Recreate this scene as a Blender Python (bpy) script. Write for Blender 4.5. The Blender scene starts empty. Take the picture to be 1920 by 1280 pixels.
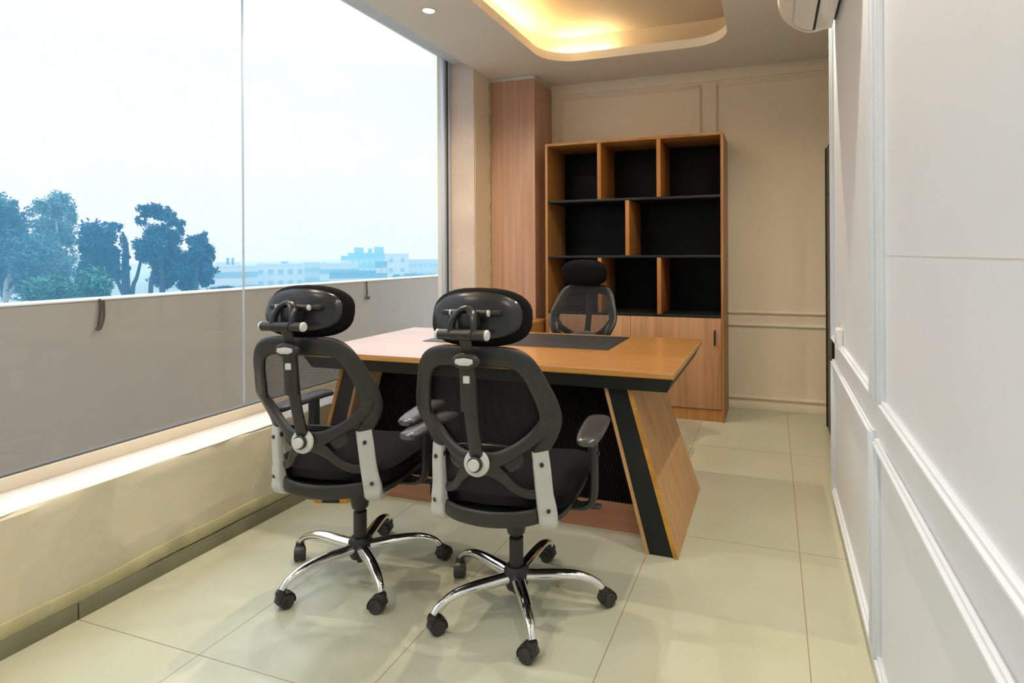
import bpy, bmesh, math, random
from mathutils import Vector, Matrix
import numpy as np

C = bpy.context.scene.collection
SC = bpy.context.scene
PI = math.pi
R = math.radians

# ------------------------------------------------------------------ camera
cam_data = bpy.data.cameras.new('camera')
cam = bpy.data.objects.new('camera', cam_data)
C.objects.link(cam)
F, CX, CY, YAW, ROLL, EYE = 1095.0, 1075.0, 475.5, 0.3288, -0.0053, 1.22
cam_data.sensor_fit = 'HORIZONTAL'
cam_data.sensor_width = 36.0
cam_data.lens = 36.0 * F / 1920.0
cam_data.shift_x = (960.0 - CX) / 1920.0
cam_data.shift_y = (CY - 640.0) / 1920.0
cam_data.clip_start = 0.03
cam_data.clip_end = 2000
right0 = Vector((math.cos(YAW), math.sin(YAW), 0))
fwd = Vector((-math.sin(YAW), math.cos(YAW), 0))
up0 = Vector((0, 0, 1))
rt = right0 * math.cos(ROLL) + up0 * math.sin(ROLL)
up = -right0 * math.sin(ROLL) + up0 * math.cos(ROLL)
M = Matrix((rt, up, -fwd)).transposed().to_4x4()
M.translation = Vector((0, 0, EYE))
cam.matrix_world = M
SC.camera = cam

# ------------------------------------------------------------------ world, exposure
W = bpy.data.worlds.new('sky')
SC.world = W
W.use_nodes = True
nt = W.node_tree
nt.nodes.clear()
tc = nt.nodes.new('ShaderNodeTexCoord')
sep = nt.nodes.new('ShaderNodeSeparateXYZ')
rmp = nt.nodes.new('ShaderNodeValToRGB')
bg = nt.nodes.new('ShaderNodeBackground')
wo = nt.nodes.new('ShaderNodeOutputWorld')
nt.links.new(tc.outputs['Generated'], sep.inputs[0])
nt.links.new(sep.outputs['Z'], rmp.inputs[0])
nt.links.new(rmp.outputs[0], bg.inputs[0])
nt.links.new(bg.outputs[0], wo.inputs[0])
cr = rmp.color_ramp
cr.elements[0].position = 0.0
cr.elements[0].color = (0.78, 0.775, 0.75, 1)
cr.elements[1].position = 0.9
cr.elements[1].color = (2.0, 2.5, 3.2, 1)
e = cr.elements.new(0.14)
e.color = (0.88, 0.82, 0.755, 1)
e = cr.elements.new(0.28)
e.color = (0.85, 0.84, 0.83, 1)
e = cr.elements.new(0.5)
e.color = (1.35, 1.50, 1.68, 1)
bg.inputs[1].default_value = 1.18
SC.view_settings.view_transform = 'Standard'
SC.view_settings.look = 'None'
SC.view_settings.exposure = 0.0
SC.view_settings.gamma = 1.0
SC.view_settings.use_curve_mapping = False
SC.cycles.max_bounces = 12
SC.cycles.transparent_max_bounces = 16
SC.cycles.volume_bounces = 2
SC.cycles.use_denoising = True
SC.cycles.sample_clamp_indirect = 6.0

# light levels (watts / strengths)
SPOT_W = 48.0
LED_E = 34.0

# ------------------------------------------------------------------ materials
def hexc(r, g, b):
    def f(c):
        c /= 255.0
        return c / 12.92 if c <= 0.04045 else ((c + 0.055) / 1.055) ** 2.4
    return (f(r), f(g), f(b), 1.0)

def mat(name, col, rough=0.5, metal=0.0, spec=0.5, coat=0.0, noise=None, bump=None, emit=None, emit_s=0.0):
    m = bpy.data.materials.new(name)
    m.use_nodes = True
    n = m.node_tree
    b = n.nodes['Principled BSDF']
    b.inputs['Base Color'].default_value = col
    b.inputs['Roughness'].default_value = rough
    b.inputs['Metallic'].default_value = metal
    b.inputs['Specular IOR Level'].default_value = spec
    if coat:
        b.inputs['Coat Weight'].default_value = coat
        b.inputs['Coat Roughness'].default_value = 0.12
    if emit:
        b.inputs['Emission Color'].default_value = emit
        b.inputs['Emission Strength'].default_value = emit_s
    if noise or bump:
        t = n.nodes.new('ShaderNodeTexCoord')
    if noise:          # (scale, amount, detail)
        ns = n.nodes.new('ShaderNodeTexNoise')
        ns.inputs['Scale'].default_value = noise[0]
        ns.inputs['Detail'].default_value = noise[2] if len(noise) > 2 else 4
        n.links.new(t.outputs['Object'], ns.inputs['Vector'])
        rp = n.nodes.new('ShaderNodeValToRGB')
        a = noise[1]
        rp.color_ramp.elements[0].position = 0.3
        rp.color_ramp.elements[1].position = 0.7
        rp.color_ramp.elements[0].color = (col[0] * (1 - a), col[1] * (1 - a), col[2] * (1 - a), 1)
        rp.color_ramp.elements[1].color = (min(1, col[0] * (1 + a)), min(1, col[1] * (1 + a)), min(1, col[2] * (1 + a)), 1)
        n.links.new(ns.outputs[0], rp.inputs[0])
        n.links.new(rp.outputs[0], b.inputs['Base Color'])
    if bump:           # (scale, strength, distance)
        ns = n.nodes.new('ShaderNodeTexNoise')
        ns.inputs['Scale'].default_value = bump[0]
        ns.inputs['Detail'].default_value = 5
        n.links.new(t.outputs['Object'], ns.inputs['Vector'])
        bp = n.nodes.new('ShaderNodeBump')
        bp.inputs['Strength'].default_value = bump[1]
        bp.inputs['Distance'].default_value = bump[2]
        n.links.new(ns.outputs[0], bp.inputs['Height'])
        n.links.new(bp.outputs[0], b.inputs['Normal'])
    return m

def wood(name, c1, c2, axis, rough=0.35, fine=1.0, spec=0.5):
    m = mat(name, c1, rough, spec=spec)
    n = m.node_tree
    b = n.nodes['Principled BSDF']
    t = n.nodes.new('ShaderNodeTexCoord')
    mp = n.nodes.new('ShaderNodeMapping')
    s = [22 * fine] * 3
    s[axis] = 0.9
    mp.inputs['Scale'].default_value = s
    n.links.new(t.outputs['Object'], mp.inputs[0])
    a = n.nodes.new('ShaderNodeTexNoise')
    a.inputs['Scale'].default_value = 1.0
    a.inputs['Detail'].default_value = 6
    a.inputs['Roughness'].default_value = 0.6
    a.inputs['Distortion'].default_value = 0.4
    n.links.new(mp.outputs[0], a.inputs['Vector'])
    mp2 = n.nodes.new('ShaderNodeMapping')
    s2 = [5.0] * 3
    s2[axis] = 0.5
    mp2.inputs['Scale'].default_value = s2
    n.links.new(t.outputs['Object'], mp2.inputs[0])
    w = n.nodes.new('ShaderNodeTexNoise')
    w.inputs['Scale'].default_value = 1.0
    w.inputs['Detail'].default_value = 2
    n.links.new(mp2.outputs[0], w.inputs['Vector'])
    ad = n.nodes.new('ShaderNodeMath')
    ad.operation = 'MULTIPLY_ADD'
    ad.inputs[1].default_value = 0.6
    n.links.new(a.outputs[0], ad.inputs[0])
    ml = n.nodes.new('ShaderNodeMath')
    ml.operation = 'MULTIPLY'
    ml.inputs[1].default_value = 0.4
    n.links.new(w.outputs[0], ml.inputs[0])
    n.links.new(ml.outputs[0], ad.inputs[2])
    rp = n.nodes.new('ShaderNodeValToRGB')
    rp.color_ramp.elements[0].position = 0.36
    rp.color_ramp.elements[1].position = 0.60
    rp.color_ramp.elements[0].color = c2
    rp.color_ramp.elements[1].color = c1
    n.links.new(ad.outputs[0], rp.inputs[0])
    n.links.new(rp.outputs[0], b.inputs['Base Color'])
    return m

m_wall_white = mat('white_wall_paint', (0.66, 0.705, 0.76, 1), 0.42, noise=(3.0, 0.02), bump=(5, 0.12, 0.01))
m_wall_cream = mat('cream_wall_paint', (0.80, 0.70, 0.54, 1), 0.5, noise=(2.0, 0.03), bump=(9, 0.15, 0.01))
m_plaster = mat('window_wall_plaster', (0.64, 0.59, 0.44, 1), 0.6, noise=(2.4, 0.07, 6), bump=(14, 0.3, 0.01))
m_reveal = mat('reveal_plaster', (0.62, 0.50, 0.42, 1), 0.5, noise=(3.0, 0.10, 6), bump=(18, 0.3, 0.01))
m_sill = mat('sill_white', (0.66, 0.63, 0.60, 1), 0.35, noise=(7.0, 0.06, 6))
m_frame = mat('aluminium_frame', (0.60, 0.64, 0.72, 1), 0.35, metal=0.3)
m_frame_cream = mat('bottom_frame', (0.78, 0.70, 0.56, 1), 0.4, noise=(2.0, 0.04))
m_gasket = mat('gasket', (0.03, 0.035, 0.045, 1), 0.5)
m_gasket_grey = mat('gasket_grey', (0.13, 0.13, 0.13, 1), 0.5)
m_ceiling = mat('ceiling_paint', (0.82, 0.785, 0.72, 1), 0.7)
m_recess = mat('recess_dimmed_ceiling', (0.68, 0.59, 0.47, 1), 0.7)  # ceiling colour darkened and warmed here, strip glow balanced in the tone
m_skirt_tile = mat('skirting_tile', (0.20, 0.195, 0.13, 1), 0.35, noise=(6.0, 0.12, 6))
m_skirt_plaster = mat('skirting_plaster', (0.44, 0.41, 0.24, 1), 0.6, noise=(12.0, 0.16, 6))
m_black = mat('black_laminate', (0.010, 0.012, 0.012, 1), 0.42, spec=0.35)
m_black_back = mat('black_backboard', (0.004, 0.005, 0.006, 1), 0.30, spec=0.08)
m_flute = mat('fluted_black', (0.005, 0.005, 0.005, 1), 0.4, spec=0.10)
m_mat = mat('leatherette_mat', (0.028, 0.030, 0.034, 1), 0.42, bump=(400, 0.1, 0.001))
m_handle = mat('handle_black', (0.01, 0.01, 0.01, 1), 0.35)
m_oak = wood('golden_oak_x', hexc(205, 150, 88), hexc(186, 128, 68), 0, 0.22)
m_oak.node_tree.nodes['Principled BSDF'].inputs['Coat Weight'].default_value = 1.0
m_oak.node_tree.nodes['Principled BSDF'].inputs['Coat Roughness'].default_value = 0.28
m_oak.node_tree.nodes['Principled BSDF'].inputs['Coat IOR'].default_value = 1.9
m_oak_edge = wood('oak_edge', hexc(206, 150, 60), hexc(160, 108, 36), 0, 0.45)
m_oak_z = wood('golden_oak_z', hexc(204, 162, 112), hexc(180, 134, 88), 2, 0.4)
m_case = wood('case_oak', hexc(180, 130, 72), hexc(150, 100, 50), 2, 0.4)
m_case_in = wood('case_oak_inside', hexc(182, 122, 60), hexc(146, 90, 38), 2, 0.45)
m_door_wood = wood('door_oak', hexc(190, 146, 108), hexc(160, 114, 78), 2, 0.42)
m_pillar = wood('pillar_oak', hexc(198, 160, 136), hexc(178, 136, 112), 2, 0.42, 1.3)
m_kick = wood('kick_board', hexc(164, 116, 86), hexc(138, 94, 66), 0, 0.45)
m_plastic = mat('black_plastic', (0.020, 0.021, 0.020, 1), 0.40, bump=(300, 0.12, 0.002))
m_plastic_gloss = mat('glossy_black_plastic', (0.016, 0.017, 0.018, 1), 0.24)
m_rubber = mat('caster_plastic', (0.022, 0.021, 0.020, 1), 0.38)
m_fabric = mat('black_fabric', (0.0045, 0.0045, 0.0055, 1), 0.85, spec=0.13, bump=(260, 0.5, 0.004), noise=(220, 0.35))
m_grey_plastic = mat('light_grey_plastic', (0.52, 0.52, 0.50, 1), 0.38)
m_cap = mat('cap_grey', (0.56, 0.57, 0.54, 1), 0.35)
m_chrome = mat('chrome', (0.86, 0.86, 0.88, 1), 0.07, metal=1.0)
m_pad = mat('armrest_pad', (0.036, 0.040, 0.048, 1), 0.27, spec=0.8)
m_ac = mat('air_conditioner_plastic', (0.86, 0.83, 0.76, 1), 0.3)
m_dark = mat('dark_slot', (0.008, 0.007, 0.006, 1), 0.7)
m_switch = mat('socket_white', (0.80, 0.79, 0.76, 1), 0.3)
m_parapet = mat('parapet_render', (0.40, 0.37, 0.335, 1), 0.8, noise=(0.6, 0.03), bump=(6, 0.1, 0.01))
m_parapet_top = mat('parapet_coping', (0.80, 0.82, 0.84, 1), 0.7)
m_balcony = mat('balcony_floor', (0.40, 0.37, 0.33, 1), 0.8)
m_iron = mat('rusty_iron', (0.07, 0.05, 0.035, 1), 0.6)
m_orange = mat('orange_plastic', (0.72, 0.30, 0.02, 1), 0.4)
m_trim_ring = mat('downlight_ring', (0.62, 0.60, 0.56, 1), 0.4)
m_lamp = mat('downlight_lens', (1, 1, 1, 1), 0.5, emit=(1.0, 0.93, 0.84, 1), emit_s=9.0)
m_led = mat('led_strip_light', (1, 1, 1, 1), 0.5, emit=(1.0, 0.66, 0.27, 1), emit_s=LED_E)
m_bulb = mat('led_driver_light', (1, 1, 1, 1), 0.5, emit=(1.0, 0.84, 0.5, 1), emit_s=40.0)
m_hole = mat('mesh_gap', (0, 0, 0, 1), 0.5)

def floor_material():
    m = mat('floor_tiles', (0.58, 0.56, 0.47, 1), 0.28)
    n = m.node_tree
    b = n.nodes['Principled BSDF']
    t = n.nodes.new('ShaderNodeTexCoord')
    s = n.nodes.new('ShaderNodeSeparateXYZ')
    n.links.new(t.outputs['Object'], s.inputs[0])
    def line(out, off, pitch, half):
        a = n.nodes.new('ShaderNodeMath'); a.operation = 'SUBTRACT'; a.inputs[1].default_value = off - 40 * pitch
        n.links.new(s.outputs[out], a.inputs[0])
        f = n.nodes.new('ShaderNodeMath'); f.operation = 'MODULO'; f.inputs[1].default_value = pitch
        n.links.new(a.outputs[0], f.inputs[0])
        g = n.nodes.new('ShaderNodeMath'); g.operation = 'SUBTRACT'; g.inputs[1].default_value = pitch / 2
        n.links.new(f.outputs[0], g.inputs[0])
        h = n.nodes.new('ShaderNodeMath'); h.operation = 'ABSOLUTE'
        n.links.new(g.outputs[0], h.inputs[0])
        k = n.nodes.new('ShaderNodeMath'); k.operation = 'GREATER_THAN'; k.inputs[1].default_value = pitch / 2 - half
        n.links.new(h.outputs[0], k.inputs[0])
        return k
    lx = line('X', 0.098, 0.588, 0.0016)
    ly = line('Y', 1.318, 1.225, 0.0016)
    mx = n.nodes.new('ShaderNodeMath'); mx.operation = 'MAXIMUM'
    n.links.new(lx.outputs[0], mx.inputs[0]); n.links.new(ly.outputs[0], mx.inputs[1])
    ns = n.nodes.new('ShaderNodeTexNoise'); ns.inputs['Scale'].default_value = 2.2; ns.inputs['Detail'].default_value = 7
    n.links.new(t.outputs['Object'], ns.inputs['Vector'])
    rp = n.nodes.new('ShaderNodeValToRGB')
    rp.color_ramp.elements[0].position = 0.32; rp.color_ramp.elements[1].position = 0.7
    rp.color_ramp.elements[0].color = (0.480, 0.490, 0.360, 1)
    rp.color_ramp.elements[1].color = (0.535, 0.540, 0.415, 1)
    n.links.new(ns.outputs[0], rp.inputs[0])
    mix = n.nodes.new('ShaderNodeMix'); mix.data_type = 'RGBA'
    n.links.new(mx.outputs[0], mix.inputs[0])
    n.links.new(rp.outputs[0], mix.inputs[6])
    mix.inputs[7].default_value = (0.30, 0.235, 0.14, 1)
    n.links.new(mix.outputs[2], b.inputs['Base Color'])
    b.inputs['Roughness'].default_value = 0.24
    return m
m_floor = floor_material()

def glass_material():
    m = bpy.data.materials.new('window_glass')
    m.use_nodes = True
    n = m.node_tree
    n.nodes.clear()
    o = n.nodes.new('ShaderNodeOutputMaterial')
    mx = n.nodes.new('ShaderNodeMixShader')
    tr = n.nodes.new('ShaderNodeBsdfTransparent'); tr.inputs[0].default_value = (0.985, 0.995, 1.0, 1)
    gl = n.nodes.new('ShaderNodeBsdfGlossy'); gl.inputs['Roughness'].default_value = 0.0
    lw = n.nodes.new('ShaderNodeLayerWeight'); lw.inputs[0].default_value = 0.5
    pw = n.nodes.new('ShaderNodeMath'); pw.operation = 'POWER'; pw.inputs[1].default_value = 5.0
    fr = n.nodes.new('ShaderNodeMath'); fr.operation = 'MULTIPLY_ADD'; fr.inputs[1].default_value = 0.96; fr.inputs[2].default_value = 0.018
    n.links.new(lw.outputs['Facing'], pw.inputs[0])
    n.links.new(pw.outputs[0], fr.inputs[0])
    n.links.new(fr.outputs[0], mx.inputs[0])
    n.links.new(tr.outputs[0], mx.inputs[1]); n.links.new(gl.outputs[0], mx.inputs[2])
    n.links.new(mx.outputs[0], o.inputs[0])
    return m
m_glass = glass_material()

def mesh_fabric():
    m = bpy.data.materials.new('chair_mesh_fabric')
    m.use_nodes = True
    n = m.node_tree
    b = n.nodes['Principled BSDF']
    b.inputs['Base Color'].default_value = (0.016, 0.016, 0.018, 1)
    b.inputs['Specular IOR Level'].default_value = 0.25
    b.inputs['Roughness'].default_value = 0.6
    o = n.nodes['Material Output']
    t = n.nodes.new('ShaderNodeTexCoord')
    w1 = n.nodes.new('ShaderNodeTexWave'); w1.wave_type = 'BANDS'; w1.bands_direction = 'Z'
    w1.inputs['Scale'].default_value = 60; w1.inputs['Distortion'].default_value = 0
    w2 = n.nodes.new('ShaderNodeTexWave'); w2.wave_type = 'BANDS'; w2.bands_direction = 'X'
    w2.inputs['Scale'].default_value = 60; w2.inputs['Distortion'].default_value = 0
    n.links.new(t.outputs['Object'], w1.inputs[0]); n.links.new(t.outputs['Object'], w2.inputs[0])
    mu = n.nodes.new('ShaderNodeMath'); mu.operation = 'MULTIPLY'
    n.links.new(w1.outputs[1], mu.inputs[0]); n.links.new(w2.outputs[1], mu.inputs[1])
    mr = n.nodes.new('ShaderNodeMapRange')
    mr.inputs[3].default_value = 0.28; mr.inputs[4].default_value = 0.82
    n.links.new(mu.outputs[0], mr.inputs[0])
    tr = n.nodes.new('ShaderNodeBsdfTransparent')
    mx = n.nodes.new('ShaderNodeMixShader')
    n.links.new(mr.outputs[0], mx.inputs[0])
    n.links.new(b.outputs[0], mx.inputs[1]); n.links.new(tr.outputs[0], mx.inputs[2])
    n.links.new(mx.outputs[0], o.inputs[0])
    return m
m_mesh = mesh_fabric()

# ------------------------------------------------------------------ mesh helpers
class MB:
    def __init__(self):
        self.v = []
        self.f = []
    def add(self, vs, fs):
        o = len(self.v)
        self.v += [tuple(p) for p in vs]
        self.f += [tuple(i + o for i in f) for f in fs]
        return self
    def box(self, x0, x1, y0, y1, z0, z1, bev=0.0, seg=2):
        bm = bmesh.new()
        bmesh.ops.create_cube(bm, size=1.0)
        for v in bm.verts:
            v.co = Vector((x0 + (v.co.x + .5) * (x1 - x0), y0 + (v.co.y + .5) * (y1 - y0), z0 + (v.co.z + .5) * (z1 - z0)))
        if bev > 0:
            bmesh.ops.bevel(bm, geom=list(bm.edges), offset=bev, segments=seg, affect='EDGES', profile=0.5)
        self.frombm(bm)
        return self
    def frombm(self, bm):
        bm.verts.ensure_lookup_table()
        bm.verts.index_update()
        self.add([v.co[:] for v in bm.verts], [[v.index for v in f.verts] for f in bm.faces])
        bm.free()
    def prism(self, poly, axis, a, b, bev=0.0):
        # poly: 2D points in the two other axes, in order (0:y,z  1:x,z  2:x,y)
        def p3(p, t):
            if axis == 0: return (t, p[0], p[1])
            if axis == 1: return (p[0], t, p[1])
            return (p[0], p[1], t)
        n = len(poly)
        vs = [p3(p, a) for p in poly] + [p3(p, b) for p in poly]
        fs = [tuple(range(n)), tuple(range(2 * n - 1, n - 1, -1))] + [(i, i + n, (i + 1) % n + n, (i + 1) % n) for i in range(n)]
        if bev:
            bm = bmesh.new()
            vv = [bm.verts.new(p) for p in vs]
            for f in fs:
                bm.faces.new([vv[i] for i in f])
            bmesh.ops.recalc_face_normals(bm, faces=bm.faces)
            bmesh.ops.bevel(bm, geom=list(bm.edges), offset=bev, segments=2, affect='EDGES', profile=0.5)
            self.frombm(bm)
        else:
            self.add(vs, fs)
        return self
    def sweep(self, pts, ws, ts, hint, closed=False, n=12, power=2.6, cap=True):
        # rounded-rectangle section: half-width ws along the binormal, half-thickness ts along the normal
        P = [Vector(p) for p in pts]
        N = len(P)
        rings = []
        for i in range(N):
            a = P[(i - 1) % N] if (closed or i > 0) else P[i]
            b = P[(i + 1) % N] if (closed or i < N - 1) else P[i]
            t = (b - a).normalized()
            h = Vector(hint(P[i]) if callable(hint) else hint)
            bn = t.cross(h)
            if bn.length < 1e-6:
                bn = t.cross(Vector((0.3, 0.2, 0.9)))
            bn.normalize()
            nn = bn.cross(t).normalized()
            w = ws[i] if isinstance(ws, (list, tuple)) else ws
            th = ts[i] if isinstance(ts, (list, tuple)) else ts
            ring = []
            for k in range(n):
                an = 2 * PI * k / n + PI / n
                c, s = math.cos(an), math.sin(an)
                cc = math.copysign(abs(c) ** (2 / power), c)
                ss = math.copysign(abs(s) ** (2 / power), s)
                ring.append(P[i] + bn * (w * cc) + nn * (th * ss))
            rings.append(ring)
        vs = [p for r in rings for p in r]
        fs = []
        m = N if closed else N - 1
        for i in range(m):
            j = (i + 1) % N
            for k in range(n):
                l = (k + 1) % n
                fs.append((i * n + k, i * n + l, j * n + l, j * n + k))
        if not closed and cap:
            fs.append(tuple(range(n))[::-1])
            fs.append(tuple((N - 1) * n + k for k in range(n)))
        self.add(vs, fs)
        return self
    def tube(self, pts, r, n=12):
        return self.sweep(pts, r, r, (0.12, 0.35, 0.93) if abs((Vector(pts[-1]) - Vector(pts[0])).normalized().z) < 0.9 else (0, 1, 0), n=n, power=2.0)
    def lathe(self, prof, origin=(0, 0, 0), axis=(0, 0, 1), n=24):
        # prof: (radius, height) list along axis
        ax = Vector(axis).normalized()
        u = ax.orthogonal().normalized()
        w = ax.cross(u)
        o = Vector(origin)
        vs, fs = [], []
        for r, h in prof:
            for k in range(n):
                a = 2 * PI * k / n
                vs.append(o + ax * h + (u * math.cos(a) + w * math.sin(a)) * max(r, 1e-5))
        for i in range(len(prof) - 1):
            for k in range(n):
                l = (k + 1) % n
                fs.append((i * n + k, i * n + l, (i + 1) * n + l, (i + 1) * n + k))
        fs.append(tuple(range(n))[::-1])
        fs.append(tuple((len(prof) - 1) * n + k for k in range(n)))
        self.add(vs, fs)
        return self
    def supel(self, c, rx, ry, rz, e1=0.5, e2=0.5, nu=24, nv=14, fn=None):
        c = Vector(c)
        def sp(x, e):
            return math.copysign(abs(x) ** e, x)
        vs, fs = [], []
        for j in range(nv + 1):
            ph = -PI / 2 + PI * j / nv
            for i in range(nu):
                th = 2 * PI * i / nu
                x = rx * sp(math.cos(ph), e1) * sp(math.cos(th), e2)
                y = ry * sp(math.sin(ph), e1)
                z = rz * sp(math.cos(ph), e1) * sp(math.sin(th), e2)
                p = Vector((x, y, z))
                if fn:
                    p = fn(p)
                vs.append(c + p)
        for j in range(nv):
            for i in range(nu):
                l = (i + 1) % nu
                fs.append((j * nu + i, j * nu + l, (j + 1) * nu + l, (j + 1) * nu + i))
        self.add(vs, fs)
        return self
    def xform(self, m):
        self.v = [tuple(m @ Vector(p)) for p in self.v]
        return self
    def obj(self, name, material, parent=None, smooth=True, angle=38, kind=None, merge=True):
        me = bpy.data.meshes.new(name)
        me.from_pydata(self.v, [], self.f)
        bm = bmesh.new()
        bm.from_mesh(me)
        if merge:
            bmesh.ops.remove_doubles(bm, verts=bm.verts, dist=1e-5)
        bmesh.ops.recalc_face_normals(bm, faces=bm.faces)
        bm.to_mesh(me)
        bm.free()
        me.update()
        if smooth:
            for p in me.polygons:
                p.use_smooth = True
            me.set_sharp_from_angle(angle=R(angle))
        me.materials.append(material)
        o = bpy.data.objects.new(name, me)
        C.objects.link(o)
        if parent:
            o.parent = parent
        if kind:
            o['kind'] = kind
        return o

def tag(o, label, cat, group=None, kind=None):
    o['label'] = label
    o['category'] = cat
    if group: o['group'] = group
    if kind: o['kind'] = kind
    return o

def thing(name, label, cat, loc=(0, 0, 0), rz=0.0, group=None):
    o = bpy.data.objects.new(name, None)
    C.objects.link(o)
    o.location = loc
    o.rotation_euler = (0, 0, rz)
    o.empty_display_size = 0.1
    return tag(o, label, cat, group)

def copy_tree(o, parent=None):
    c = o.copy()
    C.objects.link(c)
    if parent is not None:
        c.parent = parent
    for ch in [x for x in list(bpy.data.objects) if x.parent == o]:
        copy_tree(ch, c)
    return c

def catmull(pts, n=6, closed=False):
    out = []
    N = len(pts)
    m = N if closed else N - 1
    for i in range(m):
        if closed:
            p0, p1, p2, p3 = (pts[(i + k - 1) % N] for k in range(4))
        else:
            p0 = pts[max(i - 1, 0)]; p1 = pts[i]; p2 = pts[i + 1]; p3 = pts[min(i + 2, N - 1)]
        for j in range(n):
            t = j / n
            out.append(tuple(0.5 * (2 * b + (c - a) * t + (2 * a - 5 * b + 4 * c - d) * t * t + (3 * b - a - 3 * c + d) * t ** 3)
                             for a, b, c, d in zip(p0, p1, p2, p3)))
    if not closed:
        out.append(tuple(pts[-1]))
    return out

# ------------------------------------------------------------------ room constants
XL, XR, YB, YF, H = -2.225, 0.28, 4.77, -1.7, 2.68
XG = -2.47                                           # glass plane
XFAR = 1.9                                           # passage beyond the end of the right wall
RW_END = 3.06

# ------------------------------------------------------------------ room shell
MB().box(XG - 0.1, XFAR, YF - 0.1, YB + 0.15, -0.12, 0.0).obj('floor', m_floor, kind='structure', smooth=False)

# ceiling: slab with the rounded recess cut through, and the recess above it
def rounded_rect(x0, x1, y0, y1, r, n=10):
    pts = []
    for cx, cy, a0 in ((x1 - r, y1 - r, 0), (x0 + r, y1 - r, 90), (x0 + r, y0 + r, 180), (x1 - r, y0 + r, 270)):
        for k in range(n + 1):
            a = R(a0 + 90 * k / n)
            pts.append((cx + r * math.cos(a), cy + r * math.sin(a)))
    return pts
CO = (-1.635, -0.275, -0.6, 4.20)
inner = rounded_rect(*CO, 0.26)
LIP = 0.062
def ceiling_mesh():
    mb = MB()
    x0, x1, y0, y1 = XL, XR + 0.0, YF, YB
    n = len(inner)
    cx, cy = (CO[0] + CO[1]) / 2, (CO[2] + CO[3]) / 2
    X1 = XFAR
    outer = []
    for p in inner:                                  # push each hole point out to the slab's outline
        dx, dy = p[0] - cx, p[1] - cy
        # map by the rounded rectangle's own side
        fx = (dx / ((CO[1] - CO[0]) / 2)); fy = (dy / ((CO[3] - CO[2]) / 2))
        m = max(abs(fx), abs(fy))
        fx, fy = fx / m, fy / m
        ox = cx + fx * ((X1 - cx) if fx > 0 else (cx - x0))
        oy = cy + fy * ((y1 - cy) if fy > 0 else (cy - y0))
        outer.append((ox, oy))
    # put exact corners in
    corners = [(X1, y1), (x0, y1), (x0, y0), (X1, y0)]
    for c in corners:
        i = min(range(n), key=lambda k: (outer[k][0] - c[0]) ** 2 + (outer[k][1] - c[1]) ** 2)
        outer[i] = c
    vs = [(p[0], p[1], H) for p in inner] + [(p[0], p[1], H) for p in outer] + [(p[0], p[1], H + LIP) for p in inner] + [(p[0], p[1], H + LIP) for p in outer]
    fs = []
    for i in range(n):
        j = (i + 1) % n
        fs.append((i, j, n + j, n + i))
        fs.append((i, 2 * n + i, 2 * n + j, j))
        fs.append((2 * n + i, 3 * n + i, 3 * n + j, 2 * n + j))
        fs.append((n + i, n + j, 3 * n + j, 3 * n + i))
    mb.add(vs, fs)
    return mb
ceil = ceiling_mesh().obj('ceiling', m_ceiling, kind='structure', smooth=True, angle=25)
def recess_mesh():
    mb = MB()
    g = 0.13
    a = rounded_rect(CO[0] - g, CO[1] + g, CO[2] - g, CO[3] + g, 0.30)
    n = len(a)
    top = H + 0.23
    vs = [(p[0], p[1], H + LIP) for p in a] + [(p[0], p[1], top) for p in a]
    fs = [(i, (i + 1) % n, n + (i + 1) % n, n + i) for i in range(n)] + [tuple(range(n, 2 * n))]
    # thickness above
    vs += [(p[0], p[1], top + 0.05) for p in a]
    fs += [tuple(range(2 * n, 3 * n))]
    return mb.add(vs, fs)
rec = recess_mesh().obj('ceiling_recess', m_recess, smooth=True, angle=25, kind='structure')
# roof slab above everything (keeps daylight out)
MB().box(XG - 0.35, XFAR, YF - 0.1, YB + 0.15, H + 0.30, H + 0.42).obj('ceiling_slab', m_ceiling, kind='structure', smooth=False)

MB().box(XG - 0.1, XFAR, YB, YB + 0.15, 0, H + 0.3).obj('wall_back', m_wall_cream, kind='structure', smooth=False)
MB().box(XG - 0.1, XFAR, YF - 0.1, YF, 0, H + 0.3).obj('wall_front', m_wall_white, kind='structure', smooth=False)
MB().box(XR, XR + 0.13, YF, RW_END, 0, H + 0.3).obj('wall_right', m_wall_white, kind='structure', smooth=False)
MB().box(XFAR - 0.1, XFAR, YF, YB, 0, H + 0.3).obj('wall_passage', m_wall_cream, kind='structure', smooth=False)
MB().box(XR + 0.13, XFAR - 0.1, 1.6, 1.7, 0, H + 0.3).obj('wall_passage_end', m_wall_cream, kind='structure', smooth=False)

# low wall under the window, its plastered top edge slightly uneven
def low_wall():
    mb = MB()
    random.seed(3)
    ys = [YF + i * 0.06 for i in range(int((4.13 - YF) / 0.06) + 2)]
    ys[-1] = 4.13
    zs = [0.0, 0.1, 0.2, 0.3, 0.38, 0.415]
    rows = []
    for y in ys:
        j = 0.004 * math.sin(y * 5.1) + 0.004 * math.sin(y * 13.7 + 1) + random.uniform(-.002, .002)
        k = 0.003 * math.sin(y * 3.3) + 0.002 * math.sin(y * 9.2)
        row = [(XL + 0.25 * k, y, z) for z in zs[:-1]] + [(XL + 0.0 * k, y, 0.418 + j * 0.5), (XL - 0.008 + j, y, 0.428), (XG - 0.1, y, 0.428), (XG - 0.1, y, 0)]
        rows.append(row)
    n = len(rows[0])
    vs = [p for r in rows for p in r]
    fs = []
    for i in range(len(rows) - 1):
        for k in range(n):
            l = (k + 1) % n
            fs.append((i * n + k, i * n + l, (i + 1) * n + l, (i + 1) * n + k))
    fs.append(tuple(range(n))); fs.append(tuple((len(rows) - 1) * n + k for k in range(n)))
    return mb.add(vs, fs)
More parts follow.
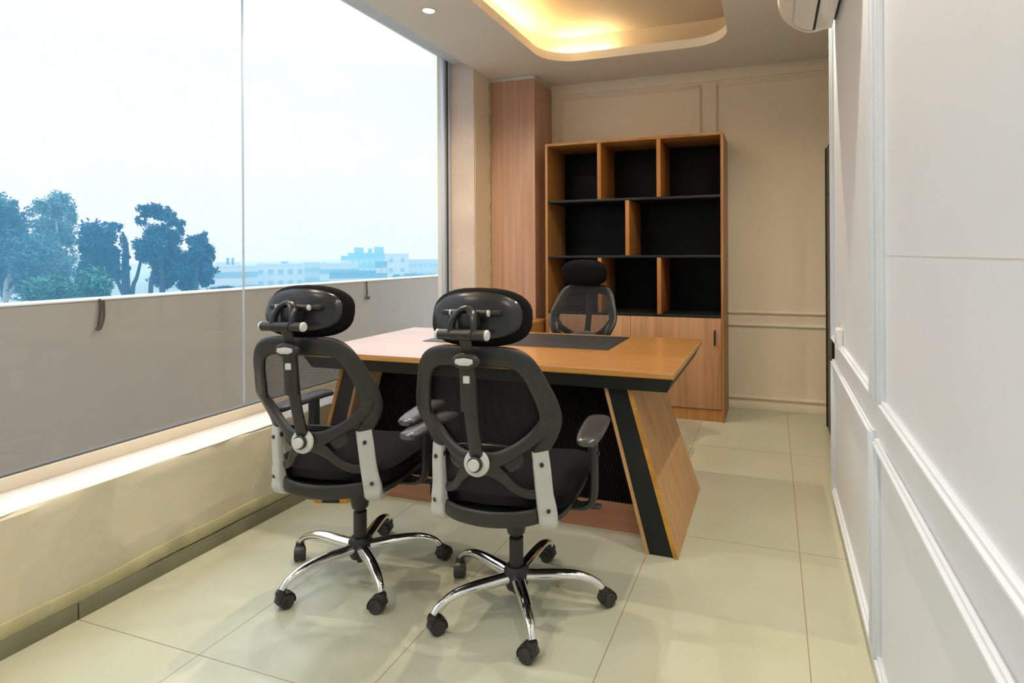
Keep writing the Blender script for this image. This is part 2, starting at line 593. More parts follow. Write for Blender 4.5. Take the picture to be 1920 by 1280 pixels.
low_wall().obj('wall_left', m_plaster, kind='structure', smooth=True, angle=40)
# sill slab
def sill():
    mb = MB()
    rows = []
    y = YF
    while y < 4.131:
        j = 0.005 * math.sin(y * 4.1) + 0.004 * math.sin(y * 17.7 + 1) + 0.003 * math.sin(y * 41)
        rows.append([(XL - 0.006 + j, y, 0.4275), (XL - 0.012 + j, y, 0.4315), (XG, y, 0.4315), (XG, y, 0.4275)])
        y += 0.03
    n = 4
    vs = [p for r in rows for p in r]
    fs = []
    for i in range(len(rows) - 1):
        for k in range(n):
            l = (k + 1) % n
            fs.append((i * n + k, i * n + l, (i + 1) * n + l, (i + 1) * n + k))
    return mb.add(vs, fs)
sill().obj('trim_1', m_sill, kind='structure', smooth=True)

# wall beyond the window, in the far left corner
MB().box(XG - 0.1, XL, 4.13, YB, 0, H + 0.3).obj('wall_left_corner', m_wall_cream, kind='structure', smooth=False)
MB().box(XG + 0.035, XL - 0.004, 4.118, 4.13, 0.4315, H + 0.1).obj('trim_2', m_reveal, kind='structure', smooth=False)
MB().box(XG - 0.1, XG + 0.05, YF, 4.13, H + 0.17, H + 0.3).obj('wall_left_head', m_wall_white, kind='structure', smooth=False)
MB().box(XG + 0.05, XL, YF, 4.13, H + LIP, H + 0.3).obj('wall_left_soffit', m_wall_white, kind='structure', smooth=False)

# wood-clad pillar
pl = MB().box(XL, -1.82, 4.38, YB, 0, H - 0.035, 0.003).obj('pillar', m_pillar, kind='structure')
def ragged():
    mb = MB(); random.seed(5)
    x = XL + 0.003
    while x < -1.825:
        w = random.uniform(0.02, 0.06)
        mb.box(x, min(x + w, -1.822), 4.386, 4.42, H - 0.035, H - random.uniform(0.001, 0.02))
        x += w
    mb.box(XL, -1.83, 4.40, YB, H - 0.04, H)
    return mb
ragged().obj('trim_3', m_sill, kind='structure', smooth=False)
# rough strip beside the pillar
MB().sweep([(XL + 0.006 + 0.003 * math.sin(k * 1.7), 4.372 + 0.003 * math.sin(k * 2.3), k * 0.04) for k in range(67)], 0.012, 0.008, (1, 0, 0), n=6).obj('trim_4', m_skirt_plaster, kind='structure')

# window frame + panes + joint
wf = MB()
wf.box(XG - 0.02, XG + 0.035, YF, 4.118, 0.4315, 0.480, 0.002)
window = wf.obj('window_1', m_frame_cream, kind='structure')
MB().box(XG - 0.02, XG + 0.03, YF, 4.118, H + 0.115, H + 0.175, 0.003).obj('head_frame', m_frame, window)
MB().box(XG - 0.02, XG + 0.012, 4.052, 4.10, 0.48, H + 0.12, 0.002).obj('side_frame', m_frame, window)
MB().box(XG + 0.012, XG + 0.020, 4.085, 4.117, 0.48, H + 0.12).obj('side_gasket', m_gasket, window)
MB().box(XG + 0.020, XG + 0.034, 4.095, 4.117, 0.48, H + 0.12).obj('side_bead', m_frame, window)
MB().box(XG - 0.004, XG + 0.028, YF, 4.06, 0.478, 0.488).obj('sill_gasket', m_gasket_grey, window)
JY = 2.20
MB().box(XG - 0.006, XG + 0.006, YF, JY - 0.003, 0.482, H + 0.12).obj('pane', m_glass, window, smooth=False)
MB().box(XG - 0.006, XG + 0.006, JY + 0.003, 4.055, 0.482, H + 0.12).obj('pane', m_glass, window, smooth=False)
MB().box(XG - 0.005, XG + 0.005, JY - 0.0022, JY + 0.0022, 0.482, H + 0.12).obj('pane_joint', m_frame, window, smooth=False)

# skirting along the window wall: tile strip, plaster ridge above it
for a, b in ((YF, 0.09), (0.095, 1.315), (1.319, 2.54), (2.544, 3.765), (3.769, 4.37)):
    MB().box(XL, XL + 0.014, a, b, 0.0, 0.058, 0.001).obj('baseboard_left', m_skirt_tile, kind='structure')
MB().sweep([(XL + 0.003, YF + 0.01 + k * 0.08, 0.083 + 0.007 * math.sin(k * 0.31) + 0.003 * math.sin(k * 1.1)) for k in range(76)],
           0.026, 0.010, (1, 0, 0), n=8).obj('trim_5', m_skirt_plaster, kind='structure')

# panel mouldings
def moulding_x(x, y0, y1, z0, z1, sides='LRTB', w=0.026, p=0.020):
    """frame of mouldings on the right wall, a stepped profile that stands p proud"""
    mb = MB()
    def bar(ya, yb, za, zb):
        mb.box(x - p * 0.6, x + 0.002, ya, yb, za, zb, 0.003)
        ym, zm = (yb - ya), (zb - za)
        if ym < zm:
            mb.box(x - p, x, ya + w * .3, yb - w * .3, za + w * .3, zb - w * .3, 0.003)
        else:
            mb.box(x - p, x, ya + w * .3, yb - w * .3, za + w * .3, zb - w * .3, 0.003)
    if 'B' in sides: bar(y0 + w * .72, y1 - w * .72, z0 + .0004, z0 + w)
    if 'T' in sides: bar(y0 + w * .72, y1 - w * .72, z1 - w, z1 - .0004)
    if 'L' in sides: bar(y0, y0 + w, z0, z1)
    if 'R' in sides: bar(y1 - w, y1, z0, z1)
    return mb
k = 6
for y0, y1, z0, z1, sd in ((1.855, RW_END, 0.800, 2.62, 'LRTB'), (1.875, RW_END, 0.072, 0.708, 'LRTB'),
                       (-0.3, 1.745, 0.800, 2.62, 'LRTB'), (-0.3, 1.83, 0.072, 0.697, 'LRTB')):
    moulding_x(XR, y0, y1, z0, z1, sd).obj('trim_%d' % k, m_wall_white, kind='structure', merge=False)
    k += 1
MB().box(XR - 0.006, XR, YF, RW_END, 0.0, 0.045, 0.002).obj('baseboard_right', m_wall_white, kind='structure')
MB().box(XR - 0.0005, XR, -0.3, 1.72, 1.2105, 1.2125).obj('trim_16', m_sill, kind='structure', smooth=False)

def moulding_y(y, x0, x1, z0, z1, w=0.028, p=0.016):
    mb = MB()
    def bar(xa, xb, za, zb):
        mb.box(xa, xb, y - p * 0.55, y + 0.002, za, zb, 0.002)
        mb.box(xa + w * .3, xb - w * .3, y - p, y, za + w * .3, zb - w * .3, 0.002)
    bar(x0 + w * .72, x1 - w * .72, z0 + .0004, z0 + w); bar(x0 + w * .72, x1 - w * .72, z1 - w, z1 - .0004); bar(x0, x0 + w, z0, z1); bar(x1 - w, x1, z0, z1)
    return mb
for x0, x1, z0, z1 in ((-1.74, -0.535, 0.74, 2.57), (-0.435, 1.5, 0.74, 2.57), (-1.74, -0.535, 0.075, 0.67), (-0.435, 1.5, 0.075, 0.67)):
    moulding_y(YB, x0, x1, z0, z1).obj('trim_%d' % k, m_wall_cream, kind='structure', merge=False)
    k += 1
MB().box(-1.82, XFAR - 0.1, YB - 0.012, YB, 0.0, 0.05, 0.002).obj('baseboard_back', m_wall_cream, kind='structure')
MB().box(-1.82, XFAR - 0.1, YB - 0.010, YB, H - 0.09, H, 0.002).obj('trim_%d' % k, m_wall_cream, kind='structure')

# ------------------------------------------------------------------ ceiling lights
def downlight(x, y, label, k=1.0, col=(1.0, 0.925, 0.80)):
    t = thing('downlight', label, 'ceiling light', (x, y, H), group='recessed ceiling downlights')
    MB().lathe([(0.031, 0.0), (0.038, -0.004), (0.043, -0.0045), (0.045, -0.002), (0.045, 0.0)][::1]).obj('trim_ring', m_trim_ring, t)
    MB().lathe([(0.0, -0.0055), (0.031, -0.0055), (0.031, -0.003), (0.0, -0.003)]).obj('lens', m_lamp, t)
    ld = bpy.data.lights.new('downlight_lamp', 'SPOT')
    ld.energy = SPOT_W * k
    ld.color = col
    ld.spot_size = R(156)
    ld.spot_blend = 0.7
    ld.shadow_soft_size = 0.014
    lo = bpy.data.objects.new('downlight_lamp', ld)
    lo.location = (0, 0, -0.012)
    lo.parent = t
    C.objects.link(lo)
    return t
downlight(-1.94, 3.03, 'small round downlight in the ceiling above the window end of desk', 1.75, (1.0, 0.84, 0.60))
downlight(-1.94, 1.82, 'round downlight above the window wall, level with the visitor chairs')
downlight(-1.94, 0.61, 'round downlight above the window wall beside the camera', 0.8)
downlight(-1.94, -0.60, 'round downlight above the window wall behind the camera', 0.7)
downlight(0.0, 3.12, 'round downlight between ceiling recess and wall unit', 1.3, (1.0, 0.88, 0.68))
downlight(0.0, 1.90, 'round downlight above the white panelled wall, near the desk front')
downlight(0.0, 0.68, 'round downlight above the white panelled wall beside the camera', 0.8)
downlight(0.0, -0.54, 'round downlight above the white panelled wall behind the camera', 0.7)

# LED strips lying on the ledge of the recess
MB().box(CO[0] - 0.10, CO[0] - 0.05, CO[2] + 0.2, CO[3] - 0.12, H + LIP, H + LIP + 0.012).obj('led_strip', m_led)
led = bpy.data.objects['led_strip']
tag(led, 'warm glowing light strip on the window side ledge of ceiling recess', 'light strip')
l2 = MB().box(CO[0] + 0.02, CO[0] + 0.36, CO[3] + 0.05, CO[3] + 0.10, H + LIP, H + LIP + 0.012).obj('led_strip', m_led)
tag(l2, 'short warm glowing light strip on the back ledge of ceiling recess', 'light strip')
b_ = MB().supel((-1.20, CO[3] + 0.045, H + LIP + 0.02), 0.035, 0.018, 0.018, 1, 1, 14, 8).obj('led_lamp', m_bulb)
tag(b_, 'small bright warm lamp on the back ledge of ceiling recess', 'lamp')

# ------------------------------------------------------------------ air conditioner
t = thing('air_conditioner', 'white wall mounted split air conditioner high on the panelled wall', 'air conditioner', (0, 0, 0))
prof = [(XR - 0.012, 2.58), (0.06, 2.58), (0.035, 2.56), (0.028, 2.48), (0.032, 2.40), (0.050, 2.345), (0.090, 2.300),
        (0.140, 2.268), (0.175, 2.258), (0.205, 2.262), (0.235, 2.268), (XR - 0.012, 2.268)]
pf = catmull(prof, 3)
MB().prism(pf, 1, 2.02, 2.985, 0.004).obj('casing', m_ac, t, angle=30)
MB().prism([(XR - 0.012, 2.30), (XR, 2.30), (XR, 2.56), (XR - 0.012, 2.56)], 1, 2.05, 2.96).obj('mounting_plate', m_dark, t)
def strip_on(pa, pb, y0, y1, th=0.0015):
    return MB().box(0, 0.001, 0, 0.001, 0, 0.001) if False else MB().prism([pa, pb, (pb[0] - 0.004, pb[1] - th * 2), (pa[0] - 0.004, pa[1] - th * 2)], 1, y0, y1)
MB().prism([(0.182, 2.2575), (0.192, 2.2585), (0.192, 2.253), (0.182, 2.252)], 1, 2.18, 2.93).obj('outlet_slot', m_dark, t)
MB().prism([(0.182, 2.2545), (0.140, 2.2655), (0.098, 2.290), (0.098, 2.285), (0.140, 2.2605), (0.182, 2.2500)], 1, 2.926, 2.93).obj('louver_gap', m_dark, t)
MB().prism([(0.180, 2.2535), (0.140, 2.264), (0.098, 2.289), (0.097, 2.285), (0.139, 2.260), (0.180, 2.2495)], 1, 2.18, 2.924).obj('louver', m_ac, t)

MB().prism([(0.100, 2.2935), (0.094, 2.2975), (0.090, 2.292), (0.096, 2.288)], 1, 2.07, 2.926).obj('louver_seam', m_trim_ring, t)
# socket box on the right wall
t = thing('wall_socket', 'small white surface mounted switch box on panel moulding of the wall', 'wall socket', (XR, 2.73, 0.85))
MB().box(-0.022, -0.0005, -0.042, 0.042, -0.045, 0.045, 0.004).obj('back_box', m_switch, t)
MB().box(-0.027, -0.022, -0.038, 0.038, -0.040, 0.040, 0.002).obj('cover_plate', m_switch, t)
MB().box(-0.0295, -0.027, -0.012, 0.012, -0.02, 0.02, 0.001).obj('rocker', m_cap, t)

# ------------------------------------------------------------------ bookcase
BX0, BX1, BY0, BY1, BH = -1.705, -0.332, 4.313, 4.735, 2.09
t = thing('bookcase', 'tall wooden bookcase with empty black-backed shelves and lower doors', 'bookcase', (BX0, BY0, 0))
bw, bd = BX1 - BX0, BY1 - BY0
TH = 0.020
MB().box(0, TH, 0, bd, 0, BH, 0.001).obj('side_panel', m_case, t)
MB().box(bw - TH, bw, 0, bd, 0, BH, 0.001).obj('side_panel', m_case, t)
MB().box(TH, bw - TH, 0, bd, BH - TH, BH, 0.001).obj('top_panel', m_case, t)
MB().box(TH, bw - TH, bd - 0.01, bd, 0, BH - TH).obj('back_panel', m_black_back, t)
for z in (1.640, 1.205, 0.768):
    MB().box(TH, bw - TH, 0.004, bd - 0.01, z - 0.018, z, 0.001).obj('shelf', m_black, t)
def div(x, z0, z1, th=0.030):
    MB().box(x - th / 2, x + th / 2, 0.002, bd - 0.01, z0, z1, 0.001).obj('divider', m_case_in, t)
div(0.445, 1.640, BH - TH)
div(0.905, 1.640, BH - TH)
div(0.665, 1.205, 1.622)
div(0.445, 0.768, 1.187)
div(0.905, 0.768, 1.187)
MB().box(TH, bw - TH, 0.012, 0.03, 0.0, 0.085).obj('plinth', m_case, t)
mid = bw / 2
for x0, x1, hx in ((TH + 0.002, mid - 0.0015, None), (mid + 0.0015, bw - TH - 0.002, bw - TH - 0.045)):
    d = MB().box(x0, x1, 0.003, 0.021, 0.090, 0.748, 0.001).obj('door', m_door_wood, t)
    if hx is None: hx = x0 + 0.045
    MB().box(hx - 0.006, hx + 0.006, -0.014, 0.003, 0.555, 0.665, 0.003).obj('handle', m_handle, d)

# low side unit between pillar and bookcase
t = thing('side_unit', 'low wooden side unit with open dark front before the wood-clad pillar', 'cabinet', (0, 0, 0))
MB().box(-2.18, -1.725, 4.00, 4.375, 0.675, 0.70, 0.001).obj('top_panel', m_case, t)
MB().box(-1.75, -1.73, 4.01, 4.37, 0, 0.675).obj('side_panel', m_case, t)
MB().box(-2.18, -2.16, 4.01, 4.37, 0, 0.675).obj('side_panel', m_case, t)
MB().box(-2.16, -1.75, 4.36, 4.37, 0, 0.675).obj('back_panel', m_black, t)
MB().box(-2.16, -1.75, 4.02, 4.36, 0.33, 0.35).obj('shelf', m_black, t)

# black shelving seen edge-on past the end of the right wall
t = thing('shelf_rack', 'tall black open shelving seen edge-on past the white wall end', 'shelving', (0.352, 4.02, 0))
for y in (0.0, 0.42):
    MB().box(0, 0.03, y, y + 0.03, 0, 1.95).obj('upright', m_black, t)
    MB().box(0.85, 0.88, y, y + 0.03, 0, 1.95).obj('upright', m_black, t)
MB().box(0.006, 0.018, 0.03, 0.42, 0, 1.93).obj('side_panel', m_black_back, t)
for z in (0.08, 0.5, 0.86, 1.22, 1.60, 1.92):
    MB().box(0.004, 0.876, 0.002, 0.448, z, z + 0.02).obj('shelf', m_black if z < 1.9 else m_black, t)
for z in (0.75, 1.215, 1.33, 1.60, 1.71):
    MB().box(-0.004, 0.004, -0.002, 0.03, z, z + 0.010).obj('clip', m_wall_cream, t)

# ------------------------------------------------------------------ desk
DX0, DX1, DY0, DY1, DH = -2.195, -0.368, 2.288, 3.242, 0.75
t = thing('executive_desk', 'wooden office desk with black band and slanted box legs', 'desk', (0, 0, 0))
top = MB().box(DX0, DX1, DY0, DY1, DH - 0.012, DH, 0.0008).obj('tabletop', m_oak, t, smooth=False)
MB().box(DX0, DX1, DY0, DY1, DH - 0.026, DH - 0.0125, 0.0008).obj('edge_band', m_oak_edge, top)
def frustum(x0, x1, y0, y1, z1, ins, z0):
    return MB().add([(x0, y0, z1), (x1, y0, z1), (x1, y1, z1), (x0, y1, z1),
                     (x0 + ins, y0 + ins, z0), (x1 - ins, y0 + ins, z0), (x1 - ins, y1 - ins, z0), (x0 + ins, y1 - ins, z0)],
                    [(0, 1, 2, 3), (4, 7, 6, 5), (0, 4, 5, 1), (1, 5, 6, 2), (2, 6, 7, 3), (3, 7, 4, 0)])
frustum(DX0 + 0.004, DX1 - 0.004, DY0 + 0.004, DY1 - 0.004, DH - 0.026, 0.028, 0.665).obj('apron', m_black, t, smooth=False)
DCX = (DX0 + DX1) / 2
def leg(sign):
    # cross-section in x at floor and under the top, swept from front to back (front leans in)
    def Xs(v): return v if sign > 0 else 2 * DCX - v
    yb0, yb1 = 2.333, 3.075          # floor, front and back
    yt0, yt1 = 2.345, 2.90           # under the top
    zt = 0.665
    def wedge(xa0, xa1, xt0, xt1, y0=0.0, y1=0.0):
        vs = [(Xs(xa0), yb0 + y0, 0), (Xs(xa1), yb0 + y0, 0), (Xs(xa1), yb1 + y1, 0), (Xs(xa0), yb1 + y1, 0),
              (Xs(xt0), yt0 + y0, zt), (Xs(xt1), yt0 + y0, zt), (Xs(xt1), yt1 + y1, zt), (Xs(xt0), yt1 + y1, zt)]
        return MB().add(vs, [(0, 3, 2, 1), (4, 5, 6, 7), (0, 1, 5, 4), (1, 2, 6, 5), (2, 3, 7, 6), (3, 0, 4, 7)])
    r = wedge(-0.380, -0.361, -0.571, -0.552).obj('side_panel', m_oak_z, t, smooth=False)
    wedge(-0.478, -0.380, -0.655, -0.571, 0.006, -0.006).obj('leg_core', m_black, t, smooth=False)
    wedge(-0.493, -0.478, -0.670, -0.655).obj('side_panel', m_oak_z, t, smooth=False)
    # lighter front edging
    def edge(xa0, xa1, xt0, xt1):
        vs = [(Xs(xa0), yb0 - .002, 0.001), (Xs(xa1), yb0 - .002, 0.001), (Xs(xa1), yb0, 0.001), (Xs(xa0), yb0, 0.001),
              (Xs(xt0), yt0 - .002, zt), (Xs(xt1), yt0 - .002, zt), (Xs(xt1), yt0, zt), (Xs(xt0), yt0, zt)]
        return MB().add(vs, [(0, 3, 2, 1), (4, 5, 6, 7), (0, 1, 5, 4), (1, 2, 6, 5), (2, 3, 7, 6), (3, 0, 4, 7)])
    edge(-0.380, -0.361, -0.571, -0.552).obj('edge_band', m_oak_edge, r, smooth=False)
leg(1)
leg(-1)
def flutes():
    mb = MB()
    x0, x1 = -2.02, -0.52
    n = 100
    p = (x1 - x0) / n
    vs = []
    for i in range(n + 1):
        x = x0 + i * p
        for dx, dy in ((0, 0), (p * .12, -0.007), (p * .62, -0.007), (p * .74, 0)):
            if x + dx <= x1 + 1e-6:
                vs.append((x + dx, 2.50 + dy))
    # limit to the slanted legs: narrower at the top
    out = []
    for (x, y) in vs:
        out.append((x, y, 0.125))
    def xt(x):
        f = (x - DCX) / (x1 - DCX)
        return DCX + f * (x1 - DCX - 0.155)
    top_ = [(xt(x), y, 0.665) for x, y in vs]
    m = len(out)
    fs = [(i, i + 1, m + i + 1, m + i) for i in range(m - 1)]
    mb.add(out + top_, fs)
    mb.add([(x0, 2.505, 0.125), (x1, 2.505, 0.125), (xt(x1), 2.505, 0.665), (xt(x0), 2.505, 0.665),
            (x0, 2.52, 0.125), (x1, 2.52, 0.125), (xt(x1), 2.52, 0.665), (xt(x0), 2.52, 0.665)],
           [(0, 1, 2, 3), (4, 5, 6, 7), (0, 1, 5, 4), (1, 2, 6, 5), (2, 3, 7, 6), (3, 0, 4, 7)])
    return mb
flutes().obj('modesty_panel', m_flute, t, smooth=False)
MB().prism([(-2.045, 0.0), (-0.495, 0.0), (-0.525, 0.125), (-2.015, 0.125)], 1, 2.492, 2.512).obj('kick_board', m_kick, t, smooth=False)
dm = MB().box(-1.80, -0.757, 2.735, 3.185, DH + 0.0003, DH + 0.0028, 0.0008).obj('desk_mat', m_mat)
tag(dm, 'black rectangular desk mat lying on the wooden tabletop', 'desk mat')

# ------------------------------------------------------------------ chairs
def yb(z):                                         # back surface of the rear frame, at the middle
    pts = [(0.40, -0.262), (0.50, -0.292), (0.60, -0.320), (0.70, -0.322), (0.80, -0.332), (0.96, -0.368), (1.2, -0.43)]
    for (a, ya), (b, yb_) in zip(pts, pts[1:]):
        if z <= b:
            return ya + (yb_ - ya) * (z - a) / (b - a)
    return pts[-1][1]
def cv(z):
    f = min(1.0, max(0.0, (0.76 - z) / 0.13))
    g = min(1.0, max(0.0, (z - 0.76) / 0.14))
    return 1.15 + 1.45 * f * f * (3 - 2 * f) - 0.75 * g
def S(x, z, off=0.0):
    return Vector((x, yb(z) + cv(z) * x * x + off, z))
def hintS(p):
    return Vector((-2.3 * p[0], 1, 0.12)).normalized()

def make_chair(label, base_angle):
    t = thing('office_chair', label, 'office chair', (0, 0, 0), group='black mesh office chairs')
    P_ = {}
    # --- five-star base
    hub = MB().lathe([(0.0, 0.062), (0.034, 0.062), (0.040, 0.075), (0.044, 0.10), (0.044, 0.125), (0.034, 0.140), (0.026, 0.142), (0.0, 0.142)]).obj('base_hub', m_plastic, t)
    MB().lathe([(0.0, 0.042), (0.012, 0.042), (0.012, 0.07), (0.0, 0.07)]).obj('hub_pin', m_plastic, hub)
    for k in range(5):
        a = R(base_angle + 72 * k)
        d = Vector((math.cos(a), math.sin(a), 0))
        prof = [(0.030, 0.103, 0.0225, 0.019), (0.09, 0.106, 0.022, 0.018), (0.16, 0.110, 0.020, 0.0165), (0.215, 0.108, 0.0175, 0.0145),
                (0.255, 0.098, 0.015, 0.013), (0.283, 0.083, 0.0128, 0.0118), (0.298, 0.066, 0.0112, 0.0112)]
        pr = catmull(prof, 4)
        pts = [d * p[0] + Vector((0, 0, p[1])) for p in pr]
        side = Vector((-d.y, d.x, 0))
        lg = MB().sweep(pts, [p[2] for p in pr], [p[3] for p in pr], lambda p: Vector((0, 0, 1)) + d * 0.9 * max(0, (Vector((p[0], p[1], 0)).length - 0.2) / 0.1), n=16, power=2.1).obj('leg', m_chrome, t)
        # caster
        c = d * 0.302
        sw = a + R(40 + 47 * k)                      # where the caster trails
        e = Vector((math.cos(sw), math.sin(sw), 0))
        ax = Vector((-e.y, e.x, 0))
        wc = c + e * 0.016 + Vector((0, 0, 0.0255))
        ca = MB()
        ca.lathe([(0.0, 0.0), (0.015, 0.0), (0.0165, 0.008), (0.0165, 0.024), (0.0135, 0.030), (0.0, 0.030)], (c.x, c.y, 0.036), n=16)
        # hood
        hood = []
        for s in range(9):
            an = R(-20 + 200 * s / 8)
            hood.append(wc + e * (0.0290 * math.cos(an)) * 1 + Vector((0, 0, 0.0285 * math.sin(an))))
        ca.sweep(hood, 0.0200, 0.0022, lambda p: (Vector(p) - wc).normalized(), n=8)
        caster = ca.obj('caster', m_rubber, t)
        for s in (-1, 1):
            w = MB().lathe([(0.0, 0.0), (0.017, 0.0), (0.0245, 0.002), (0.0255, 0.005), (0.0255, 0.013), (0.0235, 0.0165), (0.019, 0.0178), (0.017, 0.0165), (0.0, 0.0165)],
                       wc + ax * s * 0.004, ax * s, 24).obj('wheel', m_rubber, caster)
    # --- gas lift
    MB().lathe([(0.0, 0.13), (0.0245, 0.13), (0.0245, 0.235), (0.021, 0.237), (0.014, 0.237), (0.014, 0.345), (0.0, 0.345)]).obj('gas_lift', m_plastic, t)
    upper = []
    def U(o):
        upper.append(o)
        return o
    # --- mechanism
    U(MB().lathe([(0.0, 0.245), (0.022, 0.245), (0.030, 0.252), (0.036, 0.28), (0.037, 0.34), (0.0, 0.34)]).obj('lift_cover', m_plastic, t))
    mech = U(MB().box(-0.075, 0.075, -0.13, 0.12, 0.335, 0.392, 0.012).obj('tilt_mechanism', m_plastic, t))
    MB().tube([(0.05, 0.05, 0.365), (0.16, 0.06, 0.362), (0.235, 0.065, 0.345)], 0.006, 8).obj('lever', m_plastic, mech)
    MB().box(0.225, 0.29, 0.048, 0.084, 0.335, 0.346, 0.005).obj('lever_paddle', m_plastic, mech)
    # --- seat
    def seat_shape(w, d0, d1, z0, z1, bulge, drop):
        mb = MB()
        nx, ny = 16, 16
        def pt(u, v, topside):
            # superellipse outline
            x = (u * 2 - 1); y = (v * 2 - 1)
            # map square to rounded square
            k = 0.16
            xx = x * math.sqrt(max(0, 1 - k * y * y * y * y)); yy = y * math.sqrt(max(0, 1 - k * x * x * x * x))
            X = xx * w; Y = d0 + (yy + 1) / 2 * (d1 - d0)
            edge = max(abs(x), abs(y))
            r = 1 - edge ** 6
            fr = max(0, yy - 0.55) / 0.45
            dz = -drop * fr * fr
            if topside:
                Z = z1 + bulge * (x * x * 0.8) * (1 - 0.5 * fr) - (z1 - z0) * 0.35 * (edge ** 8) + dz
            else:
                Z = z0 + dz * 0.8 + (z1 - z0) * 0.25 * (edge ** 8)
            return (X, Y, Z)
        N = nx + 1
        vs = [pt(i / nx, j / ny, True) for j in range(ny + 1) for i in range(N)] + [pt(i / nx, j / ny, False) for j in range(ny + 1) for i in range(N)]
        o = N * (ny + 1)
        fs = []
        for j in range(ny):
            for i in range(nx):
                a = j * N + i
                fs.append((a, a + 1, a + N + 1, a + N)); fs.append((o + a, o + a + N, o + a + N + 1, o + a + 1))
        for i in range(nx):
            fs.append((i, o + i, o + i + 1, i + 1)); a = ny * N + i
            fs.append((a, a + 1, o + a + 1, o + a))
        for j in range(ny):
            a = j * N
            fs.append((a, a + N, o + a + N, o + a)); a = j * N + nx
            fs.append((a, o + a, o + a + N, a + N))
        return mb.add(vs, fs)
    U(seat_shape(0.240, -0.225, 0.245, 0.425, 0.497, 0.012, 0.03).obj('seat', m_fabric, t, angle=60))
    sh = seat_shape(0.225, -0.215, 0.232, 0.388, 0.430, 0.0, 0.025)
    sh.sweep(catmull([(-0.158, -0.215, 0.424), (-0.135, -0.240, 0.422), (-0.08, -0.262, 0.418), (0, -0.272, 0.416), (0.08, -0.262, 0.418), (0.135, -0.240, 0.422), (0.158, -0.215, 0.424)], 4), 0.024, 0.008, lambda p: Vector((p[0] * 1.6, -1, 0)), n=12, power=3)
    U(sh.obj('seat_shell', m_plastic, t, angle=60))
    # --- back frame: ring + X arms, one continuous moulding
    fr = MB()
    half = [(0.0, 0.924, 0.031), (0.09, 0.925, 0.031), (0.137, 0.913, 0.030), (0.165, 0.880, 0.029), (0.184, 0.830, 0.030), (0.201, 0.770, 0.033),
            (0.204, 0.722, 0.033), (0.184, 0.665, 0.028), (0.162, 0.618, 0.021), (0.160, 0.590, 0.018)]
    left = [(-x, z, w) for x, z, w in half[:0:-1]]
    pr = catmull(left + half, 5)
    fr.sweep([S(p[0], p[1], 0.004) for p in pr], [p[2] for p in pr], 0.0105, hintS, n=14, power=2.8)
    for s in (-1, 1):
        ua = catmull([(0.0, 0.607, 0.030), (0.05, 0.614, 0.024), (0.10, 0.637, 0.019), (0.15, 0.672, 0.020), (0.186, 0.715, 0.022), (0.202, 0.745, 0.022)], 5)
        fr.sweep([S(s * p[0], p[1], 0.002) for p in ua], [p[2] for p in ua], 0.010, hintS, n=12, power=2.6)
        la = catmull([(0.0, 0.598, 0.028), (0.035, 0.585, 0.024), (0.066, 0.555, 0.0165), (0.092, 0.520, 0.014), (0.125, 0.495, 0.014), (0.160, 0.486, 0.016)], 5)
        fr.sweep([S(s * p[0], p[1], 0.002) for p in la], [p[2] for p in la], 0.009, hintS, n=12, power=2.6)
    U(fr.obj('back_frame', m_plastic, t, angle=50))
    # mesh sheet on the front of the frame
    ms = MB()
    rows = [(0.940, 0.120), (0.92, 0.145), (0.87, 0.172), (0.81, 0.200), (0.765, 0.216), (0.715, 0.214), (0.66, 0.188), (0.61, 0.172), (0.56, 0.170), (0.50, 0.166), (0.455, 0.160)]
    rr = catmull(rows, 3)
    nx = 14
    vs = [S((i / nx * 2 - 1) * w, z, 0.020) for z, w in rr for i in range(nx + 1)]
    fs = [(j * (nx + 1) + i, j * (nx + 1) + i + 1, (j + 1) * (nx + 1) + i + 1, (j + 1) * (nx + 1) + i) for j in range(len(rr) - 1) for i in range(nx)]
    U(ms.add(vs, fs).obj('back_mesh', m_mesh, t))
    # piping round the mesh, seen from the front
    # --- lumbar pad inside the lower back
    def lum(p):
        return Vector((p.x, p.y + 1.15 * p.x * p.x, p.z))
    U(MB().supel((0, yb(0.60) + 0.035, 0.605), 0.12, 0.012, 0.045, 0.7, 0.7, 24, 10, lum).obj('lumbar_pad', m_plastic_gloss, t))
    # --- spine
    sp = catmull([(0, yb(0.595) - 0.016, 0.610, 0.024), (0, -0.350, 0.66, 0.020), (0, -0.372, 0.735, 0.0195), (0, -0.385, 0.81, 0.0210), (0, -0.392, 0.87, 0.0215), (0, -0.398, 0.925, 0.022)], 5)
    spine = U(MB().sweep([p[:3] for p in sp], [p[3] for p in sp], 0.009, (0, 1, 0), n=12, power=3).obj('spine', m_plastic, t))
    MB().sweep([(0, -0.393, 0.775), (0, -0.398, 0.85), (0, -0.404, 0.908)], [0.0235, 0.0235, 0.0235], 0.0085, (0, 1, 0), n=12, power=3).obj('slide_sleeve', m_plastic, spine)
    MB().box(-0.0095, 0.0095, -0.413, -0.400, 0.858, 0.879, 0.002).obj('button', m_cap, spine)
    # badge at the top
    badge = U(MB().supel((0, -0.410, 0.921), 0.042, 0.016, 0.024, 0.6, 1.0, 24, 10).obj('badge_boss', m_plastic, t))
    MB().prism([(-0.027, 0.917), (-0.025, 0.928), (0, 0.932), (0.025, 0.928), (0.027, 0.917), (0.014, 0.911), (-0.014, 0.911)], 1, -0.429, -0.4205, 0.001).obj('badge', m_cap, badge)
    U(MB().sweep([(0, -0.392, 0.92), (0, -0.402, 0.94), (0, -0.412, 0.97), (0, -0.428, 0.998)], [0.019, 0.018, 0.018, 0.020], 0.007, (0, 1, 0), n=12, power=2.6).obj('headrest_stem', m_plastic, t))
    # knob
    kc = (0, yb(0.61) - 0.014, 0.610)
